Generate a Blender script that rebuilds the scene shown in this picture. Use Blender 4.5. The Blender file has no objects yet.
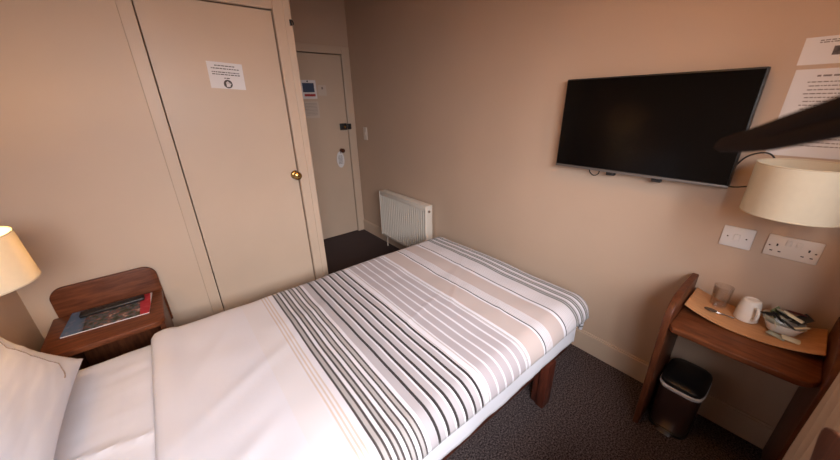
import bpy, bmesh, math, random
from mathutils import Vector, Matrix, noise
random.seed(7)
S = bpy.context.scene
COL = S.collection
PI = math.pi

# ------------------------------------------------------------------ camera
cd = bpy.data.cameras.new('camera')
cam = bpy.data.objects.new('camera', cd)
COL.objects.link(cam)
cd.sensor_fit = 'HORIZONTAL'
cd.sensor_width = 36.0
cd.lens = 317.66 / 840.0 * 36.0
cd.clip_start = 0.02
cam.location = (-1.8293, -0.6121, 1.5080)
cam.rotation_mode = 'XYZ'
cam.rotation_euler = (1.1880, 0.0191, -0.6815)
cd.dof.use_dof = True
cd.dof.focus_distance = 1.9
cd.dof.aperture_fstop = 2.8
S.camera = cam

# ------------------------------------------------------------------ world, daylight, exposure
w = bpy.data.worlds.new('overcast_sky')
S.world = w
w.use_nodes = True
bg = w.node_tree.nodes['Background']
bg.inputs['Color'].default_value = (0.80, 0.88, 1.0, 1)
bg.inputs['Strength'].default_value = 0.25

def area_light(name, loc, rot, sx, sy, power, col):
    l = bpy.data.lights.new(name, 'AREA')
    l.shape = 'RECTANGLE'
    l.size = sx
    l.size_y = sy
    l.energy = power
    l.color = col
    o = bpy.data.objects.new(name, l)
    o.location = loc
    o.rotation_euler = rot
    COL.objects.link(o)
    return o
# daylight falling through the window behind the photographer
dl = area_light('window_daylight', (-2.05, -1.80, 2.12), (math.radians(60), 0, math.radians(-30)), 2.1, 1.1, 198, (0.98, 0.955, 1.0))
dl.data.spread = math.radians(150)

# warm fill light added out of frame to brighten the upper walls
cl = bpy.data.lights.new('upper_wall_fill', 'POINT')
cl.energy = 15.0
cl.color = (1.0, .48, .12)
cl.shadow_soft_size = .12
clo = bpy.data.objects.new('upper_wall_fill', cl)
clo.location = (-1.05, -.25, 2.40)
COL.objects.link(clo)

S.view_settings.view_transform = 'Standard'
S.view_settings.look = 'None'
S.view_settings.exposure = 0.0
S.view_settings.gamma = 1.0
S.view_settings.use_curve_mapping = False

# ------------------------------------------------------------------ materials
def mat(name, col, rough=0.6, metal=0.0, noise_amt=0.0, noise_scale=20.0, bump=0.0, bump_scale=60.0,
        wood=None, coat=0.0, spec=None, alpha=None, trans=0.0, emit=None, emit_s=0.0, stretch=(1, 1, 1), sheen=0.0):
    m = bpy.data.materials.new(name)
    m.use_nodes = True
    nt = m.node_tree
    b = nt.nodes['Principled BSDF']
    b.inputs['Base Color'].default_value = (*col, 1)
    b.inputs['Roughness'].default_value = rough
    b.inputs['Metallic'].default_value = metal
    if spec is not None:
        b.inputs['Specular IOR Level'].default_value = spec
    if coat:
        b.inputs['Coat Weight'].default_value = coat
        b.inputs['Coat Roughness'].default_value = 0.25
    if trans:
        b.inputs['Transmission Weight'].default_value = trans
    if sheen:
        b.inputs['Sheen Weight'].default_value = sheen
    if emit:
        b.inputs['Emission Color'].default_value = (*emit, 1)
        b.inputs['Emission Strength'].default_value = emit_s
    tc = nt.nodes.new('ShaderNodeTexCoord')
    mp = nt.nodes.new('ShaderNodeMapping')
    mp.inputs['Scale'].default_value = stretch
    nt.links.new(tc.outputs['Object'], mp.inputs['Vector'])
    if wood:
        n = nt.nodes.new('ShaderNodeTexNoise')
        n.inputs['Scale'].default_value = noise_scale
        n.inputs['Detail'].default_value = 6
        n.inputs['Roughness'].default_value = 0.6
        nt.links.new(mp.outputs['Vector'], n.inputs['Vector'])
        r = nt.nodes.new('ShaderNodeValToRGB')
        r.color_ramp.elements[0].position = 0.32
        r.color_ramp.elements[0].color = (*wood, 1)
        r.color_ramp.elements[1].position = 0.68
        r.color_ramp.elements[1].color = (*col, 1)
        nt.links.new(n.outputs['Fac'], r.inputs['Fac'])
        nt.links.new(r.outputs['Color'], b.inputs['Base Color'])
    elif noise_amt:
        n = nt.nodes.new('ShaderNodeTexNoise')
        n.inputs['Scale'].default_value = noise_scale
        n.inputs['Detail'].default_value = 5
        nt.links.new(mp.outputs['Vector'], n.inputs['Vector'])
        r = nt.nodes.new('ShaderNodeValToRGB')
        r.color_ramp.elements[0].position = 0.3
        r.color_ramp.elements[0].color = (*[c * (1 - noise_amt) for c in col], 1)
        r.color_ramp.elements[1].position = 0.7
        r.color_ramp.elements[1].color = (*[min(1, c * (1 + noise_amt)) for c in col], 1)
        nt.links.new(n.outputs['Fac'], r.inputs['Fac'])
        nt.links.new(r.outputs['Color'], b.inputs['Base Color'])
    if bump:
        n2 = nt.nodes.new('ShaderNodeTexNoise')
        n2.inputs['Scale'].default_value = bump_scale
        n2.inputs['Detail'].default_value = 4
        nt.links.new(tc.outputs['Object'], n2.inputs['Vector'])
        bp = nt.nodes.new('ShaderNodeBump')
        bp.inputs['Strength'].default_value = bump
        bp.inputs['Distance'].default_value = 0.004
        nt.links.new(n2.outputs['Fac'], bp.inputs['Height'])
        nt.links.new(bp.outputs['Normal'], b.inputs['Normal'])
    return m

WALL = mat('painted_plaster', (0.56, 0.415, 0.315), 0.75, noise_amt=0.02, noise_scale=3, bump=0.12, bump_scale=45)
PARTITION = mat('painted_board', (0.595, 0.46, 0.355), 0.5, noise_amt=0.015, noise_scale=4, bump=0.05, bump_scale=25)
TRIM = mat('trim_gloss_paint', (0.59, 0.455, 0.35), 0.42, noise_amt=0.02, noise_scale=6)
DOORP = mat('door_gloss_paint', (0.59, 0.455, 0.35), 0.42, noise_amt=0.02, noise_scale=5)
GAP = mat('dark_gap', (0.03, 0.02, 0.015), 0.9)
CEIL = mat('ceiling_paint', (0.42, 0.27, 0.16), 0.8)
DARKWOOD = mat('red_brown_wood', (0.17, 0.052, 0.021), 0.42, spec=0.22, wood=(0.080, 0.022, 0.009), noise_scale=9, stretch=(1, 7, 7), coat=0.08)
DARKWOODV = mat('red_brown_wood_upright', (0.15, 0.046, 0.019), 0.42, spec=0.22, wood=(0.07, 0.020, 0.009), noise_scale=9, stretch=(7, 7, 1), coat=0.08)
DESKWOOD = mat('desk_wood', (0.19, 0.060, 0.023), 0.42, spec=0.22, wood=(0.09, 0.026, 0.010), noise_scale=9, stretch=(7, 1, 7), coat=0.08)
BEDWOOD = mat('bed_wood', (0.12, 0.030, 0.016), 0.4, spec=0.22, wood=(0.05, 0.012, 0.008), noise_scale=8, stretch=(6, 6, 1), coat=0.2)
TRAYWOOD = mat('tray_wood', (0.58, 0.30, 0.14), 0.42, wood=(0.46, 0.22, 0.095), noise_scale=7, stretch=(8, 1, 8))
WHITE = mat('white_plastic', (0.80, 0.77, 0.76), 0.35)
SOCKETP = mat('ivory_plastic', (0.76, 0.66, 0.58), 0.35)
RADW = mat('radiator_enamel', (0.70, 0.64, 0.57), 0.4)
BLACK = mat('black_plastic', (0.012, 0.011, 0.012), 0.4)
SCREEN = mat('screen_glass', (0.003, 0.0025, 0.0025), 0.16, spec=0.16)
SILVER = mat('silver_bezel', (0.24, 0.22, 0.21), 0.4, metal=0.7)
BRASS = mat('polished_brass', (0.40, 0.25, 0.085), 0.22, metal=1.0)
CHROME = mat('chrome', (0.7, 0.7, 0.7), 0.15, metal=1.0)
SHADEIN = mat('shade_lining', (0.85, 0.75, 0.45), 0.7)
SHEETM = mat('white_cotton_sheet', (0.68, 0.67, 0.735), 0.85, sheen=0.2, bump=0.15, bump_scale=18)
PILLOWM = mat('white_pillowcase', (0.68, 0.67, 0.735), 0.85, sheen=0.2, bump=0.2, bump_scale=14)
PIPING = mat('grey_stitching', (0.28, 0.22, 0.20), 0.9)
PAPER = mat('notice_paper', (0.76, 0.73, 0.74), 0.6)
INK = mat('printed_ink', (0.06, 0.05, 0.05), 0.7)
INK2 = mat('grey_printed_ink', (0.22, 0.19, 0.18), 0.7)
NAVY = mat('navy_print', (0.035, 0.06, 0.12), 0.5)
RED = mat('red_print', (0.42, 0.03, 0.03), 0.5)
BINM = mat('brown_bin_enamel', (0.045, 0.022, 0.018), 0.35, coat=0.3)
LINER = mat('bin_liner', (0.72, 0.70, 0.70), 0.5)
CERAM = mat('white_ceramic', (0.80, 0.76, 0.72), 0.2, coat=0.4)
STEEL = mat('spoon_steel', (0.35, 0.33, 0.32), 0.25, metal=1.0)
CURT = None
STRAP = mat('black_brown_leather', (0.012, 0.006, 0.006), 0.8, spec=0.15)

def glass_mat(name, tint, gl=0.12, rough=0.02):
    m = bpy.data.materials.new(name)
    m.use_nodes = True
    nt = m.node_tree
    nt.nodes.clear()
    o = nt.nodes.new('ShaderNodeOutputMaterial')
    mx = nt.nodes.new('ShaderNodeMixShader')
    t = nt.nodes.new('ShaderNodeBsdfTransparent')
    g = nt.nodes.new('ShaderNodeBsdfGlossy')
    lw = nt.nodes.new('ShaderNodeLayerWeight')
    lw.inputs['Blend'].default_value = gl
    t.inputs['Color'].default_value = (*tint, 1)
    g.inputs['Roughness'].default_value = rough
    nt.links.new(lw.outputs['Facing'], mx.inputs['Fac'])
    nt.links.new(t.outputs[0], mx.inputs[1])
    nt.links.new(g.outputs[0], mx.inputs[2])
    nt.links.new(mx.outputs[0], o.inputs['Surface'])
    return m
PANE = glass_mat('window_glass', (0.97, 0.98, 0.97), 0.05)
TUMBLER = glass_mat('tumbler_glass', (0.98, 0.97, 0.965), 0.16, 0.04)

def shade_mat(name, col, tr):
    m = bpy.data.materials.new(name)
    m.use_nodes = True
    nt = m.node_tree
    nt.nodes.clear()
    o = nt.nodes.new('ShaderNodeOutputMaterial')
    mx = nt.nodes.new('ShaderNodeMixShader')
    d = nt.nodes.new('ShaderNodeBsdfDiffuse')
    t = nt.nodes.new('ShaderNodeBsdfTranslucent')
    tc = nt.nodes.new('ShaderNodeTexCoord')
    wv = nt.nodes.new('ShaderNodeTexNoise')
    wv.inputs['Scale'].default_value = 60
    r = nt.nodes.new('ShaderNodeValToRGB')
    r.color_ramp.elements[0].color = (*[c * .94 for c in col], 1)
    r.color_ramp.elements[1].color = (*col, 1)
    nt.links.new(tc.outputs['Object'], wv.inputs['Vector'])
    nt.links.new(wv.outputs['Fac'], r.inputs['Fac'])
    nt.links.new(r.outputs['Color'], d.inputs['Color'])
    nt.links.new(r.outputs['Color'], t.inputs['Color'])
    mx.inputs['Fac'].default_value = tr
    nt.links.new(d.outputs[0], mx.inputs[1])
    nt.links.new(t.outputs[0], mx.inputs[2])
    nt.links.new(mx.outputs[0], o.inputs['Surface'])
    return m
CURT = shade_mat('beige_curtain_cloth', (0.62, 0.46, 0.33), 0.22)
SHADE = shade_mat('cream_lampshade_cloth', (0.86, 0.78, 0.62), 0.26)

def carpet_mat():
    m = bpy.data.materials.new('dark_brown_carpet')
    m.use_nodes = True
    nt = m.node_tree
    b = nt.nodes['Principled BSDF']
    b.inputs['Roughness'].default_value = 0.95
    b.inputs['Specular IOR Level'].default_value = 0.1
    tc = nt.nodes.new('ShaderNodeTexCoord')
    n = nt.nodes.new('ShaderNodeTexNoise')
    n.inputs['Scale'].default_value = 140
    n.inputs['Detail'].default_value = 3
    n.inputs['Roughness'].default_value = 0.7
    r = nt.nodes.new('ShaderNodeValToRGB')
    e = r.color_ramp.elements
    e[0].position = 0.40
    e[0].color = (0.018, 0.012, 0.012, 1)
    e[1].position = 0.66
    e[1].color = (0.17, 0.13, 0.13, 1)
    nt.links.new(tc.outputs['Object'], n.inputs['Vector'])
    nt.links.new(n.outputs['Fac'], r.inputs['Fac'])
    nt.links.new(r.outputs['Color'], b.inputs['Base Color'])
    bp = nt.nodes.new('ShaderNodeBump')
    bp.inputs['Strength'].default_value = 0.5
    bp.inputs['Distance'].default_value = 0.004
    nt.links.new(n.outputs['Fac'], bp.inputs['Height'])
    nt.links.new(bp.outputs['Normal'], b.inputs['Normal'])
    return m
CARPET = carpet_mat()

def magazine_mat():
    """Cover print: blue left end, mixed picture in the middle, red block at the right."""
    m = bpy.data.materials.new('magazine_cover_print')
    m.use_nodes = True
    nt = m.node_tree
    b = nt.nodes['Principled BSDF']
    b.inputs['Roughness'].default_value = 0.5
    b.inputs['Specular IOR Level'].default_value = 0.25
    tc = nt.nodes.new('ShaderNodeTexCoord')
    n = nt.nodes.new('ShaderNodeTexNoise')
    n.inputs['Scale'].default_value = 38
    n.inputs['Detail'].default_value = 5
    r = nt.nodes.new('ShaderNodeValToRGB')
    cr = r.color_ramp
    cr.elements[0].position = 0.30
    cr.elements[0].color = (0.02, 0.02, 0.02, 1)
    cr.elements[1].position = 0.70
    cr.elements[1].color = (0.50, 0.42, 0.38, 1)
    for p, c in ((0.42, (0.05, 0.06, 0.03, 1)), (0.50, (0.08, 0.11, 0.15, 1)), (0.58, (0.20, 0.07, 0.05, 1))):
        x = cr.elements.new(p)
        x.color = c
    sx = nt.nodes.new('ShaderNodeSeparateXYZ')
    g = nt.nodes.new('ShaderNodeValToRGB')
    gr = g.color_ramp
    gr.interpolation = 'CONSTANT'
    gr.elements[0].position = 0.0
    gr.elements[0].color = (0.085, 0.15, 0.27, 1)
    gr.elements[1].position = 0.22
    gr.elements[1].color = (0, 0, 0, 1)
    for p, c in ((0.84, (0.50, 0.02, 0.04, 1)), (0.97, (0.7, 0.66, 0.66, 1))):
        x = gr.elements.new(p)
        x.color = c
    f = nt.nodes.new('ShaderNodeValToRGB')
    fr = f.color_ramp
    fr.interpolation = 'LINEAR'
    fr.elements[0].position = 0.16
    fr.elements[0].color = (0.85, 0.85, 0.85, 1)
    fr.elements[1].position = 0.30
    fr.elements[1].color = (0, 0, 0, 1)
    for p, c in ((0.835, (0, 0, 0, 1)), (0.845, (0.8, 0.8, 0.8, 1))):
        x = fr.elements.new(p)
        x.color = c
    mx = nt.nodes.new('ShaderNodeMixRGB')
    nt.links.new(tc.outputs['Generated'], sx.inputs[0])
    nt.links.new(tc.outputs['Object'], n.inputs['Vector'])
    nt.links.new(n.outputs['Fac'], r.inputs['Fac'])
    nt.links.new(sx.outputs['X'], g.inputs['Fac'])
    nt.links.new(sx.outputs['X'], f.inputs['Fac'])
    nt.links.new(f.outputs['Color'], mx.inputs['Fac'])
    nt.links.new(r.outputs['Color'], mx.inputs['Color1'])
    nt.links.new(g.outputs['Color'], mx.inputs['Color2'])
    nt.links.new(mx.outputs['Color'], b.inputs['Base Color'])
    return m
MAGAZINE = magazine_mat()

# ------------------------------------------------------------------ mesh helpers
def BM():
    return bmesh.new()

def box(bm, x0, x1, y0, y1, z0, z1, bev=0.0, seg=2, mi=0):
    t = bmesh.new()
    bmesh.ops.create_cube(t, size=1.0)
    for v in t.verts:
        v.co = Vector(((x0 + x1) / 2 + v.co.x * (x1 - x0), (y0 + y1) / 2 + v.co.y * (y1 - y0), (z0 + z1) / 2 + v.co.z * (z1 - z0)))
    if bev:
        bmesh.ops.bevel(t, geom=list(t.edges), offset=bev, segments=seg, affect='EDGES', profile=0.5)
    for f in t.faces:
        f.material_index = mi
    join(bm, t)

def join(bm, t, M=None):
    if M is not None:
        bmesh.ops.transform(t, matrix=M, verts=list(t.verts))
    me = bpy.data.meshes.new('tmp')
    t.to_mesh(me)
    bm.from_mesh(me)
    bpy.data.meshes.remove(me)
    t.free()

def prism(bm, pts, axis, a, b, bev=0.0, seg=2):
    """pts: 2D outline; axis 'x','y','z' = extrusion axis, from a to b."""
    t = bmesh.new()
    def P(p, h):
        if axis == 'x': return Vector((h, p[0], p[1]))
        if axis == 'y': return Vector((p[0], h, p[1]))
        return Vector((p[0], p[1], h))
    lo = [t.verts.new(P(p, a)) for p in pts]
    hi = [t.verts.new(P(p, b)) for p in pts]
    t.faces.new(lo)
    t.faces.new(list(reversed(hi)))
    n = len(pts)
    for i in range(n):
        t.faces.new((lo[i], hi[i], hi[(i + 1) % n], lo[(i + 1) % n]))
    bmesh.ops.recalc_face_normals(t, faces=list(t.faces))
    if bev:
        caps = [e for e in t.edges if len([f for f in e.link_faces if len(f.verts) == n]) == 1]
        bmesh.ops.bevel(t, geom=caps, offset=bev, segments=seg, affect='EDGES', profile=0.5)
    join(bm, t)

def lathe(bm, prof, c=(0, 0, 0), n=32, M=None, cap=False):
    t = bmesh.new()
    rings = []
    for r, z in prof:
        if r < 1e-5:
            rings.append([t.verts.new((0, 0, z))])
        else:
            rings.append([t.verts.new((r * math.cos(2 * PI * k / n), r * math.sin(2 * PI * k / n), z)) for k in range(n)])
    for a, b in zip(rings, rings[1:]):
        for k in range(n):
            k2 = (k + 1) % n
            if len(a) == 1 and len(b) > 1:
                t.faces.new((a[0], b[k], b[k2]))
            elif len(b) == 1 and len(a) > 1:
                t.faces.new((a[k], b[0], a[k2]))
            elif len(a) > 1:
                t.faces.new((a[k], b[k], b[k2], a[k2]))
    bmesh.ops.recalc_face_normals(t, faces=list(t.faces))
    T = Matrix.Translation(c)
    join(bm, t, T @ M if M is not None else T)

def tube(bm, pts, r, n=8, taper=None):
    t = bmesh.new()
    pts = [Vector(p) for p in pts]
    rings = []
    up = Vector((0.13, 0.21, 0.97)).normalized()
    for i, p in enumerate(pts):
        d = (pts[min(i + 1, len(pts) - 1)] - pts[max(i - 1, 0)]).normalized()
        a = d.cross(up)
        if a.length < 0.05:
            a = d.cross(Vector((1, 0, 0)))
        a.normalize()
        b = d.cross(a)
        rr = r if taper is None else r * taper[i]
        rings.append([t.verts.new(p + a * rr * math.cos(2 * PI * k / n) + b * rr * math.sin(2 * PI * k / n)) for k in range(n)])
    for u, v in zip(rings, rings[1:]):
        for k in range(n):
            t.faces.new((u[k], u[(k + 1) % n], v[(k + 1) % n], v[k]))
    t.faces.new(rings[0])
    t.faces.new(list(reversed(rings[-1])))
    bmesh.ops.recalc_face_normals(t, faces=list(t.faces))
    join(bm, t)

def curve_pts(ctrl, n=8):
    """Catmull-Rom through the control points."""
    c = [Vector(p) for p in ctrl]
    c = [2 * c[0] - c[1]] + c + [2 * c[-1] - c[-2]]
    out = []
    for i in range(1, len(c) - 2):
        for k in range(n):
            t = k / n
            out.append(0.5 * ((2 * c[i]) + (-c[i - 1] + c[i + 1]) * t + (2 * c[i - 1] - 5 * c[i] + 4 * c[i + 1] - c[i + 2]) * t * t
                              + (-c[i - 1] + 3 * c[i] - 3 * c[i + 1] + c[i + 2]) * t ** 3))
    out.append(c[-2])
    return out

def obj(name, bm, m, parent=None, smooth=True):
    me = bpy.data.meshes.new(name)
    bm.to_mesh(me)
    bm.free()
    for x in (m if isinstance(m, (list, tuple)) else [m]):
        me.materials.append(x)
    if smooth:
        for p in me.polygons:
            p.use_smooth = True
        me.set_sharp_from_angle(angle=math.radians(35))
    o = bpy.data.objects.new(name, me)
    COL.objects.link(o)
    if parent:
        o.parent = parent
        o.matrix_parent_inverse = Matrix.Translation(parent.location).inverted() if parent.type == 'EMPTY' and parent.parent is None else Matrix.Identity(4)
    return o

def thing(name, label, cat, loc=(0, 0, 0), group=None):
    o = bpy.data.objects.new(name, None)
    o.empty_display_size = 0.05
    o.location = loc
    COL.objects.link(o)
    o['label'] = label
    o['category'] = cat
    if group:
        o['group'] = group
    return o

def tag(o, label, cat, group=None):
    o['label'] = label
    o['category'] = cat
    if group:
        o['group'] = group
    return o

def struct(name, bm, m, smooth=False):
    o = obj(name, bm, m, None, smooth)
    o['kind'] = 'structure'
    return o

def child(o, parent):
    """put an object that sits in world coordinates under a mesh parent kept at the origin"""
    o.parent = parent
    return o

# ------------------------------------------------------------------ the room
YC, YD, XR, XB, YW, H = 1.458, 2.825, -1.071, -2.47, -0.88, 2.72

b = BM(); box(b, XB - .1, .1, YW - .2, YD + .3, -.1, 0); struct('floor', b, CARPET)
b = BM(); box(b, XB - .1, .1, YW - .2, YD + .3, H, H + .1); struct('ceiling', b, CEIL)
b = BM(); box(b, 0, .1, YW - .2, YD + .3, 0, H); struct('wall_front', b, WALL)
b = BM(); box(b, XB - .1, XB, YW - .2, YD + .1, 0, H); struct('wall_back', b, WALL)

# window wall behind the photographer, with an opening
WX0, WX1, WZ0, WZ1 = -2.36, -.56, .86, 1.92
b = BM()
box(b, XB, WX0, YW - .2, YW, 0, H)
box(b, WX1, 0, YW - .2, YW, 0, H)
box(b, WX0, WX1, YW - .2, YW, 0, WZ0)
box(b, WX0, WX1, YW - .2, YW, WZ1, H)
struct('wall_right', b, WALL)
b = BM()
for x0, x1, z0, z1 in ((WX0, WX0 + .05, WZ0, WZ1), (WX1 - .05, WX1, WZ0, WZ1), (WX0 + .05, WX1 - .05, WZ0, WZ0 + .05), (WX0 + .05, WX1 - .05, WZ1 - .05, WZ1),
                       (-1.41, -1.37, WZ0 + .05, WZ1 - .05)):
    box(b, x0, x1, YW - .16, YW - .11, z0, z1)
win = struct('window_1', b, TRIM)
b = BM(); box(b, WX0 + .045, WX1 - .045, YW - .138, YW - .132, WZ0 + .045, WZ1 - .045)
o = obj('window_pane', b, PANE, None, False); child(o, win)
b = BM(); box(b, WX0 - .04, WX1 + .04, YW, YW + .03, WZ0 - .03, WZ0, .006); struct('trim_1', b, TRIM)

# left partition with the cupboard door, its boards and architraves
b = BM()
box(b, XB, -1.757, YC, YC + .05, 0, H)              # flat boarding left of the cupboard
box(b, -1.757, -1.164, YC, YC + .05, 1.985, H)      # over the cupboard door
box(b, -1.164, XR, YC, YC + .05, 0, H)
box(b, XR - .06, XR, YC + .05, YD, 0, H)            # side of the cupboard towards the lobby
struct('wall_left', b, PARTITION)

def architrave(bm, x0, x1, z1, y, w0, w1, top, proud=.014):
    """door surround on a wall facing -Y: left width w0, right width w1, head height top"""
    for a, c, z0_, z1_ in ((x0 - w0, x0, 0, z1 + top), (x1, x1 + w1, 0, z1 + top), (x0, x1, z1, z1 + top)):
        box(bm, a, c, y - proud, y + .002, z0_, z1_, .004)
# surround of the cupboard door
b = BM()
box(b, -1.813, -1.757, YC - .008, YC, 0, 2.06, .003)
box(b, -1.164, -1.108, YC - .016, YC, 0, 2.06, .003)
box(b, -1.110, XR, YC - .020, YC, 0, 2.06, .003)
box(b, -1.757, -1.164, YC - .014, YC, 1.985, 2.06, .005)
struct('trim_2', b, TRIM)
b = BM(); box(b, -1.752, -1.1695, YC + .004, YC + .045, .012, 1.9795, .002)
door2 = struct('door_2', b, DOORP)
# brass knob
k = BM()
MK = Matrix.Rotation(PI / 2, 4, 'X')
lathe(k, [(0, .003), (.026, .002), (.027, -.002), (.024, -.006), (.012, -.009), (.011, -.012)][::1], n=28, M=Matrix.Identity(4))
k.free()
b = BM()
lathe(b, [(.0, 0), (.027, 0), (.027, .004), (.022, .009), (.011, .011), (.0095, .028), (.014, .032), (.023, .040), (.026, .050), (.023, .060), (.013, .066), (0, .067)],
      c=(-1.186, YC + .004, 1.093), n=28, M=MK)
o = obj('door_knob', b, BRASS); child(o, door2); o['label'] = 'polished round brass knob'

# end wall of the little lobby with the entrance door
DX0, DX1 = -.856, -.096
b = BM()
box(b, XB, DX0 - .002, YD, YD + .1, 0, H)
box(b, DX1 + .002, 0, YD, YD + .1, 0, H)
box(b, DX0 - .002, DX1 + .002, YD, YD + .1, 1.985, H)
box(b, DX0 - .002, DX1 + .002, YD + .09, YD + .1, 0, 1.985)
struct('wall_end', b, WALL)
b = BM()
for a, c, z0_, z1_ in ((DX0 - .075, DX0 - .004, 0, 2.055), (DX1 + .002, -.004, 0, 2.055), (DX0 - .004, DX1 + .002, 1.985, 2.055)):
    box(b, a, c, YD - .016, YD, z0_, z1_, .005)
struct('trim_3', b, TRIM)
b = BM(); box(b, DX0 + .004, DX1 - .0045, YD + .002, YD + .045, .010, 1.977, .002)
door1 = struct('door_1', b, DOORP)
# rim latch with its keep, handle
b = BM()
box(b, -.195, -.118, YD - .028, YD + .002, 1.235, 1.305, .005)
box(b, -.113, -.066, YD - .030, YD - .017, 1.240, 1.300, .004)
o = obj('rim_latch', b, BLACK); child(o, door1)
b = BM()
lathe(b, [(0, 0), (.013, 0), (.013, .010), (.009, .014), (0, .014)], c=(-.150, YD - .028, 1.270), n=16, M=MK)
q = obj('latch_knob', b, BRASS); q.parent = o
b = BM()
lathe(b, [(0, 0), (.022, 0), (.022, .006), (.009, .009), (.009, .030), (.020, .036), (.024, .046), (.018, .056), (0, .058)], c=(-.205, YD + .002, 1.015), n=20, M=MK)
o = obj('door_knob', b, mat('dark_bronze', (0.10, 0.035, 0.02), 0.35, metal=.6)); child(o, door1); o['label'] = 'dark bronze round knob'

# skirting boards
def skirting(name, pieces):
    b = BM()
    for (x0, x1, y0, y1) in pieces:
        box(b, x0, x1, y0, y1, 0, .125, .0)
        if x1 - x0 < y1 - y0:
            box(b, x0 + .006 if x0 < -1 else x0 + .006, x1, y0, y1, .125, .135)
    return struct(name, b, TRIM)
skirting('baseboard_front', [(-.016, 0, YW, YD)])
skirting('baseboard_left', [(XB, -1.813, YC - .014, YC)])
skirting('baseboard_end', [(XR, DX0 - .075, YD - .014, YD)])
skirting('baseboard_right', [(XB, -.02, YW, YW + .014)])
skirting('baseboard_back', [(XB, XB + .014, YW + .014, YC - .014)])

# coat hook fixed high at the lobby side of the cupboard surround
b = BM()
box(b, XR - .016, XR - .004, YC - .025, YC - .0205, 1.915, 1.945, .001)
tube(b, curve_pts([(XR - .010, YC - .030, 1.94), (XR - .010, YC - .045, 1.935), (XR - .008, YC - .052, 1.925), (XR - .008, YC - .050, 1.915)], 4), .004)
tag(obj('coat_hook', b, BLACK), 'tiny black hook at the outer edge of the cupboard door surround', 'hook')

# ------------------------------------------------------------------ bed
BX0, BX1, BY0, BY1 = -2.44, -.325, -.045, 1.03
bed = thing('bed', 'dark red-brown wooden bed frame on square legs under the striped bedding', 'bed', (-1.4, .5, 0))
for y0, y1 in ((BY0 + .02, BY0 + .045), (BY1 - .045, BY1 - .02)):
    b = BM(); box(b, BX0, BX1 + .02, y0, y1, .205, .300, .004); obj('side_rail', b, BEDWOOD, bed)
for x0 in (BX0, BX1 - .005):
    b = BM(); box(b, x0, x0 + .025, BY0 + .046, BY1 - .046, .205, .300, .004); obj('end_rail', b, BEDWOOD, bed)
for x0 in (BX0 + .17, -.602):
    for y0 in (BY0 - .024, BY1 - .046):
        b = BM()
        box(b, x0, x0 + .072, y0, y0 + .042, 0, .285, .004)
        box(b, x0 + .010, x0 + .060, y0 + (.046 if y0 < 0 else -.034), y0 + (.076 if y0 < 0 else -.004), 0, .215, .004)
        obj('leg', b, BEDWOOD, bed)
b = BM()
for i in range(14):
    x = BX0 + .06 + i * .145
    box(b, x, x + .07, BY0 + .046, BY1 - .046, .286, .300)
obj('slats', b, BEDWOOD, bed)

b = BM(); box(b, BX0, BX1, BY0 + .005, BY1 - .005, .302, .520, .045, 4)
tag(obj('mattress', b, mat('mattress_ticking', (.7, .68, .66), .9)), 'thick single mattress lying under the white sheet', 'mattress')

def nz(x, y, s, seed=0.0):
    return noise.noise(Vector((x * s, y * s, seed)))

def drape(name, xs, ys, cx0, cx1, cy0, cy1, r, ztop, mats, mi_of_x, disp, thick, label, cat, clampmax=9, outw=0.0):
    """cloth laid over a block: flat zone cx0..cx1 / cy0..cy1, round edges of radius r, the rest hangs down."""
    bm = bmesh.new()
    grid = []
    for a in xs:
        row = []
        for c in ys:
            ex = (a - cx1) if a > cx1 else ((a - cx0) if a < cx0 else 0.0)
            ey = (c - cy1) if c > cy1 else ((c - cy0) if c < cy0 else 0.0)
            e = math.hypot(ex, ey)
            bx = min(max(a, cx0), cx1)
            by = min(max(c, cy0), cy1)
            if e > 1e-6:
                ux, uy = ex / e, ey / e
                e = min(e, clampmax)
                th = min(e / r, PI / 2)
                hor = r * math.sin(th)
                hang = max(0, e - r * PI / 2)
                drop = r * (1 - math.cos(th)) + hang
                hor += outw * hang
                p = Vector((bx + ux * hor, by + uy * hor, ztop - drop))
                nrm = Vector((ux * math.sin(th), uy * math.sin(th), math.cos(th)))
            else:
                p = Vector((bx, by, ztop)); nrm = Vector((0, 0, 1)); hang = 0
            p += nrm * disp(a, c, hang)
            row.append(bm.verts.new(p))
        grid.append(row)
    for i in range(len(xs) - 1):
        m = mi_of_x((xs[i] + xs[i + 1]) / 2)
        for j in range(len(ys) - 1):
            f = bm.faces.new((grid[i][j], grid[i + 1][j], grid[i + 1][j + 1], grid[i][j + 1]))
            f.material_index = m
    o = obj(name, bm, mats)
    me = o.data
    sd = o.modifiers.new('thickness', 'SOLIDIFY')
    sd.thickness = thick
    sd.offset = -1
    tag(o, label, cat)
    return o

def frange(a, b, n):
    return [a + (b - a) * i / n for i in range(n + 1)]

# fitted sheet: seen at the head of the bed and hanging out below the duvet
def sheet_disp(a, c, hang):
    d = .0025 * nz(a, c, 5, 3) + .002 * nz(a * 3, c, 9, 5)
    if a < -1.9:
        d += .009 * math.exp(-((c - (.50 + .22 * (a + 2.14)*-1 * .9)) / .012) ** 2) * max(0, min(1, (a + 2.34) / .06))
        d += .003 * nz(a * 1.0, c * 4, 6, 8)
    if hang > 0:
        d += .006 * nz(a, 0, 7, 1) * min(1, hang / .06) + .004
    return d
drape('bed_sheet', frange(BX0 - .0, BX1 + .20, 120), frange(BY0 - .215, BY1 + .18, 90), BX0 + .01, BX1 - .045, BY0 + .040, BY1 - .030, .055, .536,
      [SHEETM], lambda x: 0, sheet_disp, .003, 'plain white sheet, bare at the head and hanging below the duvet', 'sheet', clampmax=.27)

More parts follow.
